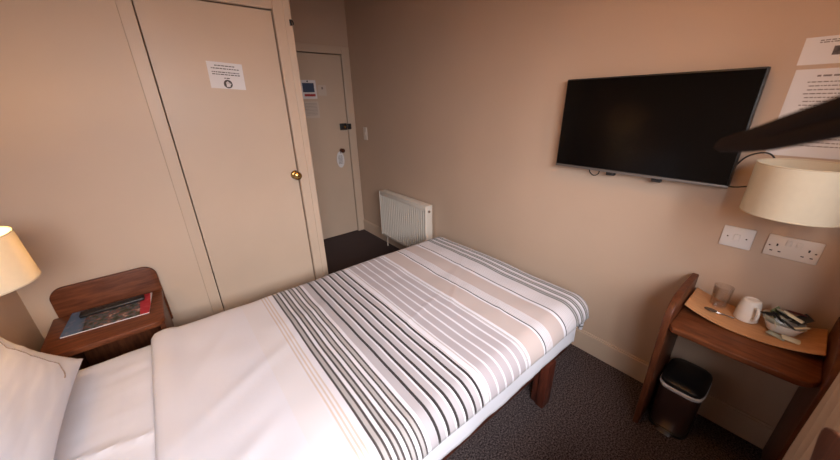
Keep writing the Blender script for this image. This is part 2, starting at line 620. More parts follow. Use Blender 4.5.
# duvet with printed stripes; one face strip per stripe, in metres along the bed
STR = [  # (x0, x1, colour)
    (-1.700, -1.612, 'cream'), (-1.605, -1.599, 'tan'), (-1.591, -1.585, 'tan'), (-1.577, -1.571, 'tan'),
    (-1.549, -1.541, 'char'), (-1.541, -1.528, 'grey'), (-1.528, -1.520, 'char'),
    (-1.508, -1.500, 'char'), (-1.500, -1.490, 'grey'), (-1.490, -1.482, 'char'),
    (-1.469, -1.462, 'char'), (-1.462, -1.450, 'grey'), (-1.450, -1.443, 'char'),
    (-1.430, -1.423, 'char'), (-1.423, -1.411, 'grey'), (-1.411, -1.404, 'char'),
    (-1.390, -1.360, 'mist'),
    (-1.3590, -1.3480, 'ink'), (-1.3480, -1.3255, 'mist'),
    (-1.3180, -1.3070, 'ink'), (-1.3070, -1.2825, 'mist'),
    (-1.2750, -1.2640, 'ink'), (-1.2640, -1.2415, 'mist'),
    (-1.2340, -1.2230, 'ink'), (-1.2230, -1.1985, 'mist'),
    (-1.1910, -1.1800, 'ink'), (-1.1800, -1.1585, 'mist'),
    (-1.1510, -1.1400, 'ink'), (-1.138, -1.133, 'pale'), (-1.112, -1.106, 'pale'),
    (-1.099, -1.063, 'mauve'), (-1.054, -1.018, 'mauve'), (-1.009, -.973, 'mauve'), (-.963, -.925, 'mauve'), (-.915, -.880, 'mauve'), (-.871, -.868, 'mauve'),
    (-.866, -.860, 'grey'), (-.845, -.748, 'tan2'),
    (-.738, -.731, 'ink'), (-.728, -.722, 'pale'), (-.718, -.712, 'pale'), (-.708, -.702, 'pale'), (-.698, -.692, 'pale'), (-.688, -.683, 'pale'),
    (-.679, -.580, 'tan2'),
    (-.562, -.555, 'ink'), (-.550, -.545, 'pale'), (-.539, -.534, 'pale'), (-.528, -.523, 'pale'), (-.517, -.512, 'pale'), (-.506, -.501, 'pale'),
    (-.495, -.490, 'pale'), (-.484, -.479, 'pale'), (-.473, -.468, 'pale'),
    (-.462, -.450, 'slate'), (-.447, -.435, 'slate'), (-.432, -.426, 'mist'), (-.415, -.404, 'slate'), (-.401, -.390, 'slate'), (-.387, -.381, 'mist'),
    (-.370, -.359, 'slate'), (-.356, -.345, 'slate'), (-.342, -.336, 'mist'), (-.325, -.314, 'slate'), (-.311, -.300, 'slate'), (-.297, -.291, 'mist'),
    (-.280, -.269, 'slate'), (-.266, -.255, 'slate'), (-.235, -.224, 'slate'), (-.220, -.210, 'slate'), (-.190, -.180, 'slate'), (-.150, -.135, 'slate')]
def cloth(name, c):
    return mat(name, c, 0.85, sheen=0.15, bump=0.12, bump_scale=30)
DM = {'white': cloth('duvet_white', (0.64, 0.622, 0.68)), 'cream': cloth('duvet_cream', (0.64, 0.61, 0.64)), 'tan': cloth('duvet_thin_tan', (0.56, 0.46, 0.40)),
      'tan2': cloth('duvet_tan', (0.435, 0.36, 0.345)), 'char': cloth('duvet_charcoal', (0.05, 0.04, 0.040)), 'ink': cloth('duvet_black', (0.022, 0.016, 0.017)),
      'grey': cloth('duvet_grey', (0.37, 0.345, 0.345)), 'mist': cloth('duvet_pale_grey', (0.39, 0.36, 0.385)), 'pale': cloth('duvet_faint_grey', (0.44, 0.40, 0.41)), 'mauve': cloth('duvet_mauve_grey', (0.375, 0.335, 0.36)),
      'slate': cloth('duvet_slate', (0.15, 0.15, 0.145))}
DK = list(DM)
def stripe_index(x):
    for a, c, n in STR:
        if a <= x <= c:
            return DK.index(n)
    return 0
DX_END = -.075
cuts = set()
for a, c, n in STR:
    cuts.add(round(a, 4)); cuts.add(round(c, 4))
cuts |= {-2.058, DX_END - .0}
base = sorted(cuts)
xs = []
for a, c in zip(base, base[1:]):
    k = max(1, int(math.ceil((c - a) / .014)))
    xs += [a + (c - a) * i / k for i in range(k)]
xs.append(base[-1])
def duvet_disp(a, c, hang):
    d = .009 * nz(a, c, 2.6, 2) + .0035 * nz(a + .4 * c, c - .3 * a, 7, 4)
    # soft folds running along the bed
    d += .0030 * math.sin((c + .25 * nz(a, c, 1.5, 9)) * 30) * max(0, nz(a, c, 1.7, 11))
    # creases across the mauve and tan stripes
    for (px, py, dx, dy, w_, L, h) in ((-1.0, .40, .35, .1, .010, .22, .007), (-.80, .40, .2, .16, .010, .14, .008), (-.74, .15, .2, .2, .012, .10, .007),
                                       (-1.5, .2, .1, .9, .020, .20, .006), (-1.75, .5, .9, .5, .022, .25, .009), (-1.9, .15, .8, .5, .022, .2, .009),
                                       (-1.82, .8, .5, .8, .02, .15, .007), (-1.35, .75, .9, .2, .018, .2, .005), (-.55, .6, .6, .3, .016, .2, .006)):
        l = math.hypot(dx, dy); dx /= l; dy /= l
        u = (a - px) * dx + (c - py) * dy
        v = -(a - px) * dy + (c - py) * dx
        d += .5 * h * math.exp(-(v / (1.25 * w_)) ** 2 - (u / L) ** 2)
    # thick rolled cuff at the head end
    t = (a + 2.058)
    if t < .10:
        d += .010 * math.sin(min(1, t / .10) * PI) - .010 * max(0, 1 - t / .012)
    if hang > 0:
        k = min(1, hang / .08)
        d += k * (.010 * nz(a, 3, 5, 6) + .006 * math.sin(a * 41 + 3 * nz(a, c, 3, 1)))
        if a > -.34:
            d += k * .010 * math.sin(c * 34 + a * 20)
    return d
# near hem is slightly uneven; the fabric reaches further down towards the foot
drape('duvet', xs, frange(-.158, BY1 + .125, 110), -2.30, -.360, BY0 + .040, BY1 - .040, .098, .572,
      [DM[k_] for k_ in DK], stripe_index, duvet_disp, .016,
      'white duvet printed with black, grey and tan stripes across the foot of the bed', 'duvet', clampmax=.30, outw=.04)

# pillow propped against the wall
def make_pillow():
    bm = bmesh.new()
    n, m = 56, 44
    Wd, Ln, Th = .335, .225, .085
    def prof(u, v):
        k = max(0.0, (1 - abs(u) ** 2.6)) ** .55 * max(0.0, (1 - abs(v) ** 2.6)) ** .55
        return k
    top, bot = [], []
    for i in range(n + 1):
        u = -1 + 2 * i / n
        rt, rb = [], []
        for j in range(m + 1):
            v = -1 + 2 * j / m
            pinx = 1 - .05 * (1 - v * v) * 0
            x = v * Ln * (1 - .05 * (1 - abs(u)) * 0)
            y = u * Wd
            k = prof(u, v)
            # corners pull out a little, edges pull in
            x *= 1 - .06 * (1 - u * u); y *= 1 - .06 * (1 - v * v)
            wr = .006 * nz(x * 4, y, 5, 21) + .004 * nz(x * 9, y * 2.0, 6, 22)
            edge = max(abs(u), abs(v))
            wr *= 1.0 if edge < .9 else .4
            rt.append(bm.verts.new((x, y, Th * k + wr * min(1, k * 2) + .004)))
            rb.append(bm.verts.new((x, y, -Th * .75 * k - .004)))
        top.append(rt); bot.append(rb)
    for i in range(n):
        for j in range(m):
            bm.faces.new((top[i][j], top[i][j + 1], top[i + 1][j + 1], top[i + 1][j]))
            bm.faces.new((bot[i][j], bot[i + 1][j], bot[i + 1][j + 1], bot[i][j + 1]))
    for i in range(n):
        for R_, j in ((0, 0), (0, m)):
            a, b_ = top[i][j], top[i + 1][j]
            c, d = bot[i + 1][j], bot[i][j]
            bm.faces.new((a, b_, c, d) if j == 0 else (d, c, b_, a))
    for j in range(m):
        for i in (0, n):
            a, b_ = top[i][j], top[i][j + 1]
            c, d = bot[i][j + 1], bot[i][j]
            bm.faces.new((a, b_, c, d) if i == n else (d, c, b_, a))
    bmesh.ops.recalc_face_normals(bm, faces=list(bm.faces))
    return bm
PL = Vector((-2.252, .612, .566))
def bend(p):
    """lay the flat pillow on a path that starts on the sheet and climbs the wall"""
    s_ = p.x + .205                       # distance from the front edge, 0 .. .41
    a0, a1 = math.radians(38), math.radians(84)
    n_ = 12
    X = Z = 0.0
    for k in range(n_):
        t_ = (k + .5) / n_ * s_ / .41
        a = a0 + (a1 - a0) * max(0, min(1, t_))
        X += math.cos(a) * s_ / n_
        Z += math.sin(a) * s_ / n_
    a = a0 + (a1 - a0) * max(0, min(1, s_ / .41))
    return Vector((-X + math.sin(a) * p.z, p.y, .052 + Z + math.cos(a) * p.z))
bm = make_pillow()
for v in bm.verts:
    q_ = Vector((v.co.x * .205 / .225, v.co.y, v.co.z * .72))
    v.co = bend(q_)
pil = obj('pillow', bm, PILLOWM)
pil.location = PL
tag(pil, 'plump white pillow leaning on the wall at the head of the bed', 'pillow')
def pil_pt(u, v):
    x = v * .225 * (1 - .06 * (1 - u * u)); y = u * .335 * (1 - .06 * (1 - v * v))
    k = max(0.0, (1 - abs(u) ** 2.6)) ** .55 * max(0.0, (1 - abs(v) ** 2.6)) ** .55
    wr = .006 * nz(x * 4, y, 5, 21) + .004 * nz(x * 9, y * 2.0, 6, 22)
    return bend(Vector((x * .205 / .225, y, .72 * (.085 * k + wr * min(1, k * 2) + .004) + .0008)))
b = BM()
pts = [pil_pt(.70, -v) for v in frange(-.92, .66, 30)] + [pil_pt(.70 - .22 * t, -(.66 + .16 * math.sin(t * PI / 2))) for t in frange(.1, 1, 6)]
tube(b, pts, .0019, 6)
o = obj('stitched_seam', b, PIPING); o.parent = pil; o['label'] = 'dark line of stitching'

# ------------------------------------------------------------------ bedside shelf unit
ns = thing('bedside_table', 'small red-brown wooden bedside table with rounded raised back, against the cream boarding', 'bedside table', (-2.2, 1.25, 0))
def rrect(x0, x1, y0, y1, r, n=6, corners=(1, 1, 1, 1)):
    out = []
    for (cx, cy, a0, use) in ((x1, y1, 0, corners[0]), (x0, y1, 90, corners[1]), (x0, y0, 180, corners[2]), (x1, y0, 270, corners[3])):
        rr = r if use else .002
        ox = cx - rr if cx == x1 else cx + rr
        oy = cy - rr if cy == y1 else cy + rr
        for k in range(n + 1):
            a = math.radians(a0 + 90 * k / n)
            out.append((ox + rr * math.cos(a), oy + rr * math.sin(a)))
    return out
b = BM(); prism(b, rrect(-2.405, -1.998, 1.078, 1.423, .05, 8, (0, 0, 1, 1)), 'z', .574, .600, .004)
obj('table_top', b, DARKWOOD, ns)
b = BM(); prism(b, rrect(-2.388, -1.996, .40, .742, .055, 10, (1, 1, 0, 0)), 'y', 1.424, 1.444, .005)
obj('back_panel', b, DARKWOOD, ns)
for x0 in (-2.384, -2.024):
    b = BM(); prism(b, [(1.115, 0), (1.422, 0), (1.422, .573), (1.10, .573), (1.10, .42)], 'x', x0, x0 + .02, .003)
    obj('side_panel', b, DARKWOODV, ns)
b = BM(); box(b, -2.363, -2.025, 1.118, 1.422, .20, .218, .002); obj('shelf', b, DARKWOOD, ns)
b = BM(); box(b, -2.363, -2.025, 1.402, 1.421, .219, .573, .002); obj('back_board', b, DARKWOODV, ns)
b = BM(); box(b, -2.363, -2.025, 1.124, 1.140, .548, .573, .002); obj('front_rail', b, DARKWOODV, ns)

# magazine and remote
mg = thing('magazine', 'glossy magazine with blue and red cover lying on the bedside table', 'magazine', (-2.19, 1.30, .600))
b = BM()
MGR = Matrix.Translation((-2.195, 1.30, .6005)) @ Matrix.Rotation(math.radians(-4), 4, 'Z')
t = BM(); box(t, -.150, .150, -.104, .104, .0005, .0055, .001, 1); join(b, t, MGR)
obj('pages', b, PAPER, mg)
b = BM()
t = BM(); box(t, -.151, .151, -.105, .105, .0056, .0066); join(b, t, MGR)
obj('cover', b, MAGAZINE, mg, False)
rem = thing('remote_control', 'long black remote control lying on the magazine', 'remote control', (-2.19, 1.36, .607))
RM = Matrix.Translation((-2.185, 1.348, .6075)) @ Matrix.Rotation(math.radians(-1), 4, 'Z')
b = BM(); t = BM(); box(t, -.118, .118, -.023, .023, 0, .017, .006, 3); join(b, t, RM); obj('body', b, BLACK, rem)
btn = mat('grey_buttons', (.035, .035, .035), .5)
for i in range(13):
    for j in range(3):
        if i in (4, 9): continue
        b = BM(); t = BM(); box(t, -.100 + i * .0145, -.092 + i * .0145, -.013 + j * .0105, -.008 + j * .0105, .0155, .0180, .001, 1); join(b, t, RM); obj('button', b, btn, rem)

# ------------------------------------------------------------------ wall lamps
def wall_lamp(cx, cy, zt, h, rt, rb, label, wall_x, watts, colr, shade=SHADE):
    s = 1 if wall_x > cx else -1
    t = thing('wall_lamp', label, 'lamp', (wall_x, cy, zt - h / 2))
    b = BM()
    lathe(b, [(rb, zt - h), (rt, zt)], (cx, cy, 0), 64)
    # wall thickness of the shade
    lathe(b, [(rb - .0015, zt - h + .0003), (rt - .0015, zt - .0003)], (cx, cy, 0), 64)
    o = obj('lamp_shade', b, shade, t)
    for zz, rr in ((zt, rt), (zt - h, rb)):
        b = BM()
        tube(b, [(cx + (rr - .0008) * math.cos(2 * PI * k / 64), cy + (rr - .0008) * math.sin(2 * PI * k / 64), zz) for k in range(65)], .0022, 6)
        obj('rim', b, mat('shade_binding', (.66, .57, .42), .7), o)
    zc = zt - h * .62
    b = BM()
    box(b, wall_x - .022 if s > 0 else wall_x, wall_x if s > 0 else wall_x + .022, cy - .035, cy + .035, zc - .13, zc - .03, .006)
    obj('wall_plate', b, SILVER, t)
    b = BM()
    x1 = wall_x - s * .02
    tube(b, curve_pts([(x1, cy, zc - .08), ((x1 + cx) / 2, cy, zc - .095), (cx, cy, zc - .08), (cx, cy, zc - .04)], 6), .007)
    obj('arm', b, SILVER, t)
    b = BM(); lathe(b, [(0, zc - .05), (.017, zc - .05), (.017, zc - .005), (0, zc - .005)], (cx, cy, 0), 20)
    obj('bulb_holder', b, WHITE, t)
    b = BM()
    for k in range(3):
        a = 2 * PI * k / 3 + .4
        tube(b, [(cx + .016 * math.cos(a), cy + .016 * math.sin(a), zc - .01), (cx + (rt - .003) * math.cos(a), cy + (rt - .003) * math.sin(a), zt - .035)], .0015, 6)
    obj('shade_ring', b, SILVER, t)
    b = BM(); lathe(b, [(0, zc - .004), (.011, zc - .004), (.014, zc + .01), (.023, zc + .030), (.024, zc + .045), (.015, zc + .060), (0, zc + .065)], (cx, cy, 0), 20)
    em = mat('bulb_glass' if watts else 'bulb_glass_unlit', (.9, .85, .75), .3, emit=colr if watts else None, emit_s=watts * 42 if watts else 0)
    o = obj('light_bulb', b, em, t)
    o.visible_shadow = True
    return t
wall_lamp(-2.345, .85, 1.172, .152, .115, .125, 'lit cream drum wall lamp at the head of the bed, glowing yellow inside', XB, 3.8, (1.0, .60, .24))
wall_lamp(-.165, -.605, 1.290, .170, .128, .128, 'cream drum wall lamp on the television wall above the double socket', 0.0, 0.0, (1.0, .60, .26))

# invented pendant above the frame, housing the added warm fill light
pd_ = thing('added_pendant', 'added out-of-view cream drum pendant housing the warm fill for the upper walls', 'lamp', (-1.05, -.25, H))
b = BM(); lathe(b, [(.17, 2.30), (.17, 2.50)], (-1.05, -.25, 0), 48); obj('lamp_shade', b, SHADE, pd_)
b = BM(); lathe(b, [(0, H - .03), (.045, H - .028), (.05, H - .0005), (0, H - .0005)], (-1.05, -.25, 0), 24); obj('ceiling_rose', b, WHITE, pd_)
b = BM(); tube(b, [(-1.05, -.25, 2.50), (-1.05, -.25, H - .029)], .003, 8); obj('flex', b, WHITE, pd_)
b = BM(); lathe(b, [(0, 2.5), (.018, 2.5), (.018, 2.46), (0, 2.46)], (-1.05, -.25, 0), 18); obj('bulb_holder', b, WHITE, pd_)
b = BM()
for k in range(3):
    a = 2 * PI * k / 3
    tube(b, [(-1.05 + .015 * math.cos(a), -.25 + .015 * math.sin(a), 2.49), (-1.05 + .169 * math.cos(a), -.25 + .169 * math.sin(a), 2.49)], .0015, 6)
obj('shade_ring', b, SILVER, pd_)

# ------------------------------------------------------------------ television
tv = thing('television', 'flat black television mounted on the beige wall', 'television', (0, -.045, 1.158))
TY0, TY1, TZ0, TZ1 = -.416, .327, 1.158, 1.6025
b = BM(); box(b, -.069, -.028, TY0, TY1, TZ0 + .002, TZ1, .004); box(b, -.030, -.010, TY0 + .14, TY1 - .14, TZ0 + .03, TZ1 - .12, .008); obj('casing', b, BLACK, tv)
b = BM(); box(b, -.0712, -.0692, TY0 + .006, TY1 - .006, TZ0 + .014, TZ1 - .007); obj('screen', b, SCREEN, tv, False)
b = BM(); box(b, -.0722, -.060, TY0, TY1, TZ0 - .001, TZ0 + .0105, .002); obj('lower_bezel', b, SILVER, tv)
for y in (.035, -.166):
    b = BM(); box(b, -.062, -.036, y - .020, y + .020, TZ0 - .018, TZ0 + .001, .003); obj('mounting_lug', b, BLACK, tv)
b = BM(); box(b, -.0098, -.0005, -.2, .11, 1.25, 1.5, .002); obj('wall_bracket', b, BLACK, tv)
b = BM()
tube(b, curve_pts([(-.035, .150, 1.165), (-.035, .147, 1.140), (-.035, .125, 1.124), (-.035, .102, 1.135), (-.035, .098, 1.164)], 6), .0028)
o = obj('looped_cable', b, BLACK, tv); o['label'] = 'short loop of black cable'
b = BM()
tube(b, curve_pts([(-.030, -.40, 1.215), (-.028, -.428, 1.275), (-.03, -.462, 1.300), (-.03, -.496, 1.300), (-.03, -.520, 1.268), (-.018, -.540, 1.20), (-.010, -.55, 1.16)], 6), .0030)
o = obj('power_cable', b, BLACK, tv); o['label'] = 'black cable arching behind the lamp shade'
b = BM()
tube(b, curve_pts([(-.030, -.39, 1.162), (-.030, -.43, 1.160), (-.02, -.47, 1.168), (-.014, -.52, 1.172)], 5), .0030)
obj('aerial_cable', b, BLACK, tv)

# ------------------------------------------------------------------ notices
def text_lines(bm, to3d, u0, u1, vs, hgt, seed, fill=1.0, centre=True):
    """rows of small word-length dashes, too small to read in the photograph"""
    rnd = random.Random(seed)
    for v, wfrac in vs:
        L = (u1 - u0) * wfrac
        u = (u0 + u1) / 2 - L / 2 if centre else u0
        end = u + L
        while u < end - .001:
            wl = min(rnd.uniform(.006, .020) * fill, end - u)
            q = [to3d(u, v), to3d(u + wl, v), to3d(u + wl, v + hgt), to3d(u, v + hgt)]
            bm.faces.new([bm.verts.new(p) for p in q])
            u += wl + .0035 * fill

# notice on cupboard door (faces -Y)
no = thing('notice', 'white laminated notice with a round hand symbol on the cupboard door', 'notice', (-1.45, YC, 1.65))
yb = YC + .0035
b = BM(); prism(b, [(-1.533, 1.597), (-1.371, 1.587), (-1.368, 1.712), (-1.530, 1.722)], 'y', yb - .0012, yb)
obj('sheet', b, PAPER, no, False)
b = BM()
tilt = -.0617
def nd(u, v): return Vector((u, yb - .0018, v + tilt * (u + 1.45)))
text_lines(b, nd, -1.515, -1.388, [(1.6985, .72), (1.685, 1.0), (1.668, 1.0), (1.6575, 1.0), (1.641, .20)], .0042, 5, .8)
obj('printed_text', b, INK, no, False)
b = BM()
prism(b, [(-1.452 + .0205 * math.cos(a), 1.6155 + .0205 * math.sin(a)) for a in frange(0, 2 * PI * 31 / 32, 31)], 'y', yb - .0020, yb - .0013)
o = obj('hand_symbol', b, INK, no, False)
b = BM()
def quad(pp):
    b.faces.new([b.verts.new((-1.452 + x, yb - .0032, 1.6145 + z)) for x, z in pp])
quad([(-.0085, -.013), (.0075, -.013), (.0105, .001), (-.0085, .001)])
for k, L in enumerate((.009, .0125, .0115, .007)):
    x0 = -.0085 + k * .0049
    quad([(x0, .001), (x0 + .0038, .001), (x0 + .0038, .001 + L), (x0, .001 + L)])
quad([(.0085, -.008), (.0150, .001), (.0125, .0035), (.0095, -.001)])
obj('hand', b, PAPER, no, False)

# papers on the entrance door
yd = YD + .0015
pd = thing('safety_notice', 'small notice with navy square and red bar on the entrance door', 'notice', (-.48, YD, 1.65))
b = BM(); box(b, -.560, -.408, yd - .001, yd, 1.560, 1.735); obj('sheet', b, PAPER, pd, False)
b = BM(); box(b, -.548, -.430, yd - .0018, yd - .0011, 1.622, 1.708); o = obj('navy_picture', b, NAVY, pd, False); o['label'] = 'navy blue printed square'
b = BM(); box(b, -.538, -.425, yd - .0018, yd - .0011, 1.583, 1.606); o = obj('red_bar', b, RED, pd, False); o['label'] = 'red printed bar'
b = BM(); box(b, -.500, -.486, yd - .0018, yd - .0011, 1.716, 1.730); obj('symbol', b, INK, pd, False)
pd = thing('small_notice', 'small plain paper square right of the navy notice on the entrance door', 'notice', (-.345, YD, 1.63))
b = BM(); box(b, -.390, -.300, yd - .001, yd, 1.590, 1.690); obj('sheet', b, mat('faded_paper', (.62, .52, .45), .7), pd, False)
b = BM(); box(b, -.353, -.335, yd - .0018, yd - .0011, 1.650, 1.672); obj('symbol', b, mat('faded_ink', (.25, .19, .17), .7), pd, False)
pd = thing('tariff_sheet', 'faded paper sheet below the navy notice on the entrance door', 'notice', (-.49, YD, 1.45))
b = BM(); box(b, -.560, -.405, yd - .001, yd, 1.375, 1.535); obj('sheet', b, bpy.data.materials['faded_paper'], pd, False)
b = BM()
text_lines(b, lambda u, v: Vector((u, yd - .0016, v)), -.550, -.415, [(1.515 - .014 * i, .95) for i in range(9)], .004, 9, 1, False)
obj('printed_text', b, bpy.data.materials['faded_ink'], pd, False)

# oval hanger on the entrance door knob
dh = thing('door_hanger', 'white oval card hanging from the entrance door knob', 'door hanger', (-.205, YD - .02, .93))
b = BM()
outl = [(-.232 + .046 * math.cos(a), .915 + .090 * math.sin(a)) for a in frange(0, 2 * PI * 35 / 36, 35)]
prism(b, outl, 'y', YD - .012, YD - .009); obj('card', b, PAPER, dh, False)
b = BM()
text_lines(b, lambda u, v: Vector((u, YD - .0125, v)), -.262, -.202, [(.955 - .014 * i, .85) for i in range(7)], .005, 3, .8)
obj('printed_text', b, INK, dh, False)
b = BM()
tube(b, curve_pts([(-.222, YD - .0105, .985), (-.220, YD - .012, 1.01), (-.205, YD - .024, 1.033), (-.183, YD - .014, 1.015), (-.20, YD - .013, .99)], 6), .004)
obj('loop', b, mat('brown_cord', (.14, .05, .035), .7), dh)

# papers on the television wall at the right edge (face -X)
def wall_paper(name, label, y0, y1, z0, z1, rows, seed, head=None, pic=None):
    t = thing(name, label, 'notice', (0, (y0 + y1) / 2, (z0 + z1) / 2))
    b = BM(); box(b, -.0022, -.0006, y1, y0, z0, z1); obj('sheet', b, PAPER, t, False)
    b = BM()
    f = lambda u, v: Vector((-.0030, -u, v))
    text_lines(b, f, -y0 + .035, -y1 - .02, rows, .0032, seed, .7)
    if head:
        text_lines(b, f, -y0 + .055, -y1 - .055, [head], .0055, seed + 1, 1.2)
    obj('printed_text', b, INK2, t, False)
    if pic:
        b = BM(); box(b, -.0032, -.0024, pic[1], pic[0], pic[2], pic[3]); o = obj('picture', b, mat('grey_picture', (.13, .10, .10), .6, noise_amt=.6, noise_scale=60), t, False)
    return t
wall_paper('wall_notice', 'upper white notice with a small grey picture, on the television wall', -.474, -.685, 1.602, 1.686, [(1.673, 1.0), (1.667, 1.0)], 12, None, (-.545, -.600, 1.628, 1.655))
wall_paper('wall_notice', 'lower white notice full of text lines, above the television wall lamp', -.478, -.688, 1.295, 1.588, [(1.545 - .0125 * i, .88 if i % 3 else .96) for i in range(18)], 13, (1.563, 1.0))

# ------------------------------------------------------------------ switches and sockets
sw = thing('light_switch', 'white single switch plate on the television wall left of the double socket', 'switch', (0, -.492, .945))
b = BM(); box(b, -.009, -.0005, -.540, -.441, .903, .992, .003); obj('face_plate', b, WHITE, sw)
b = BM(); t = BM(); box(t, -.004, .004, -.0095, .0095, -.014, .014, .002); join(b, t, Matrix.Translation((-.0105, -.490, .948)) @ Matrix.Rotation(math.radians(6), 4, 'Y')); obj('rocker', b, WHITE, sw)
for y in (-.520, -.461):
    b = BM(); lathe(b, [(0, 0), (.0032, 0), (.0026, .001), (0, .0012)], (-.009, y, .948), 12, Matrix.Rotation(-PI / 2, 4, 'Y')); obj('screw', b, STEEL, sw)
so = thing('double_socket', 'cream double power socket on the wall under the drum lamp', 'socket', (0, -.648, .949))
b = BM(); box(b, -.010, -.0005, -.721, -.577, .906, .993, .003); obj('face_plate', b, SOCKETP, so)
for y in (-.636, -.663):
    b = BM(); box(b, -.0135, -.009, y - .008, y + .008, .958, .980, .002); obj('rocker', b, SOCKETP, so)
for cy in (-.608, -.692):
    b = BM()
    box(b, -.0108, -.0098, cy - .0025, cy + .0025, .950, .960)
    for d in (-.0115, .0115):
        box(b, -.0108, -.0098, cy + d - .004, cy + d + .004, .927, .931)
    obj('pin_holes', b, GAP, so, False)
for cy in (-.588, -.710):
    b = BM(); lathe(b, [(0, 0), (.0032, 0), (.0026, .001), (0, .0012)], (-.010, cy, .949), 12, Matrix.Rotation(-PI / 2, 4, 'Y')); obj('screw', b, STEEL, so)
ls = thing('lobby_switch', 'small cream light switch by the entrance door on the long wall', 'switch', (0, 2.60, 1.2))
b = BM(); box(b, -.009, -.0005, 2.565, 2.640, 1.130, 1.265, .003); obj('face_plate', b, SOCKETP, ls)
b = BM(); box(b, -.013, -.0085, 2.590, 2.604, 1.185, 1.211, .002); obj('rocker', b, SOCKETP, ls)

# ------------------------------------------------------------------ radiator
rd = thing('radiator', 'white finned panel radiator low on the wall beyond the foot of the bed', 'radiator', (-.06, 1.84, .1))
RY0, RY1, RZ0, RZ1 = 1.462, 2.225, .140, .645
b = BM()
prof = []
x_f, x_b = -.107, -.080
n = 22
pitch = (RY1 - RY0 - .03) / n
y = RY0 + .015
front = [(x_f + .004, RY0 + .008)]
for i in range(n):
    y0 = RY0 + .015 + i * pitch
    front += [(x_b, y0 + pitch * .06), (x_b, y0 + pitch * .48), (x_f, y0 + pitch * .56), (x_f, y0 + pitch * .88), (x_b + .001, y0 + pitch * .98)]
front += [(x_f + .004, RY1 - .008)]
pts = front + [(-.076, RY1 - .008), (-.076, RY0 + .008)]
prism(b, pts, 'z', RZ0 + .012, RZ1 - .045)
obj('front_panel', b, RADW, rd, True)
b = BM(); box(b, -.107, -.088, RY0 + .006, RY1 - .006, RZ1 - .046, RZ1 - .010, .004); obj('panel_rim', b, RADW, rd)
b = BM(); box(b, -.107, -.088, RY0 + .006, RY1 - .006, RZ0, RZ0 + .022, .004); obj('panel_rim', b, RADW, rd)
b = BM(); box(b, -.040, -.030, RY0 + .008, RY1 - .008, RZ0 + .01, RZ1 - .02, .002); obj('rear_panel', b, RADW, rd)
b = BM()
for i in range(44):
    yy = RY0 + .02 + i * (RY1 - RY0 - .04) / 43
    box(b, -.0755, -.0405, yy - .0009, yy + .0009, RZ0 + .03, RZ1 - .03)
obj('convector_fins', b, RADW, rd, False)
b = BM(); box(b, -.110, -.026, RY0, RY1, RZ1 - .008, RZ1, .003)
for i in range(30):
    yy = RY0 + .03 + i * (RY1 - RY0 - .06) / 29
    box(b, -.098, -.040, yy - .006, yy + .002, RZ1 - .0005, RZ1 + .0012)
obj('top_grille', b, RADW, rd)
for y0 in (RY0 - .001, RY1 - .004):
    b = BM(); box(b, -.111, -.026, y0, y0 + .005, RZ0 + .004, RZ1 - .001, .002); obj('side_cover', b, RADW, rd)
b = BM(); lathe(b, [(0, 0), (.014, 0), (.014, .006), (.010, .012), (0, .012)], (-.068, RY0 - .001, RZ1 - .055), 18, MK)
o = obj('bleed_plug', b, CHROME, rd)
for y0 in (RY0 + .10, RY1 - .10):
    b = BM(); box(b, -.030, -.0005, y0 - .02, y0 + .02, RZ0 + .04, RZ1 - .06, .002); obj('wall_bracket', b, RADW, rd)
for y0 in (RY0 + .03, RY1 - .03):
    b = BM(); tube(b, [(-.060, y0, RZ0 + .03), (-.060, y0, 0)], .0075, 12); obj('pipe', b, RADW, rd)

# ------------------------------------------------------------------ desk
dk = thing('desk', 'narrow red-brown wall desk with rounded raised sides below the sockets', 'desk', (-.17, -.62, 0))
def side_outline():
    pts = [(-.018, 0), (-.018, .740), (-.17, .745)]
    for k in range(0, 9):
        a = PI / 2 + (PI / 2) * k / 8
        pts.append((-.250 + .118 * math.cos(a), .655 + .090 * math.sin(a)))
    pts += [(-.366, .60), (-.360, .55), (-.312, 0)]
    return pts
for y0 in (-.418, -.852):
    b = BM(); prism(b, side_outline(), 'y', y0, y0 + .026, .005, 3); obj('side_panel', b, DARKWOODV, dk)
b = BM(); prism(b, [(-.018, -.8255), (-.018, -.4185), (-.355, -.4185), (-.376, -.434), (-.380, -.628), (-.374, -.780), (-.362, -.803), (-.340, -.820), (-.325, -.8255)], 'z', .608, .634, .005, 3)
obj('desk_top', b, DESKWOOD, dk)
b = BM(); box(b, -.036, -.018, -.825, -.419, .500, .607, .002); obj('back_rail', b, DESKWOOD, dk)

# curved plywood tray
tr = BM()
n = 24
top, bot = [], []
for i in range(n + 1):
    u = -1 + 2 * i / n
    y = -.6225 + u * .1985
    z = .6355 + .036 * abs(u) ** 2.2
    row = []
    for (x) in (-.022, -.233 + .010 * u * u):
        row.append((x, y, z))
    top.append(row)
for i in range(n + 1):
    top[i] = [tr.verts.new(p) for p in top[i]]
for i in range(n):
    tr.faces.new((top[i][0], top[i + 1][0], top[i + 1][1], top[i][1]))
bmesh.ops.recalc_face_normals(tr, faces=list(tr.faces))
tray = obj('tray', tr, TRAYWOOD)
if tray.data.polygons[n // 2].normal.z < 0:
    tray.data.flip_normals()
sd = tray.modifiers.new('thickness', 'SOLIDIFY'); sd.thickness = .007; sd.offset = 1
bv = tray.modifiers.new('edge', 'BEVEL'); bv.width = .002; bv.segments = 2
tag(tray, 'pale curved wooden tray with upturned ends on the desk', 'tray')
def tray_z(y):
    return .6355 + .036 * abs((y + .6225) / .1985) ** 2.2 + .0078

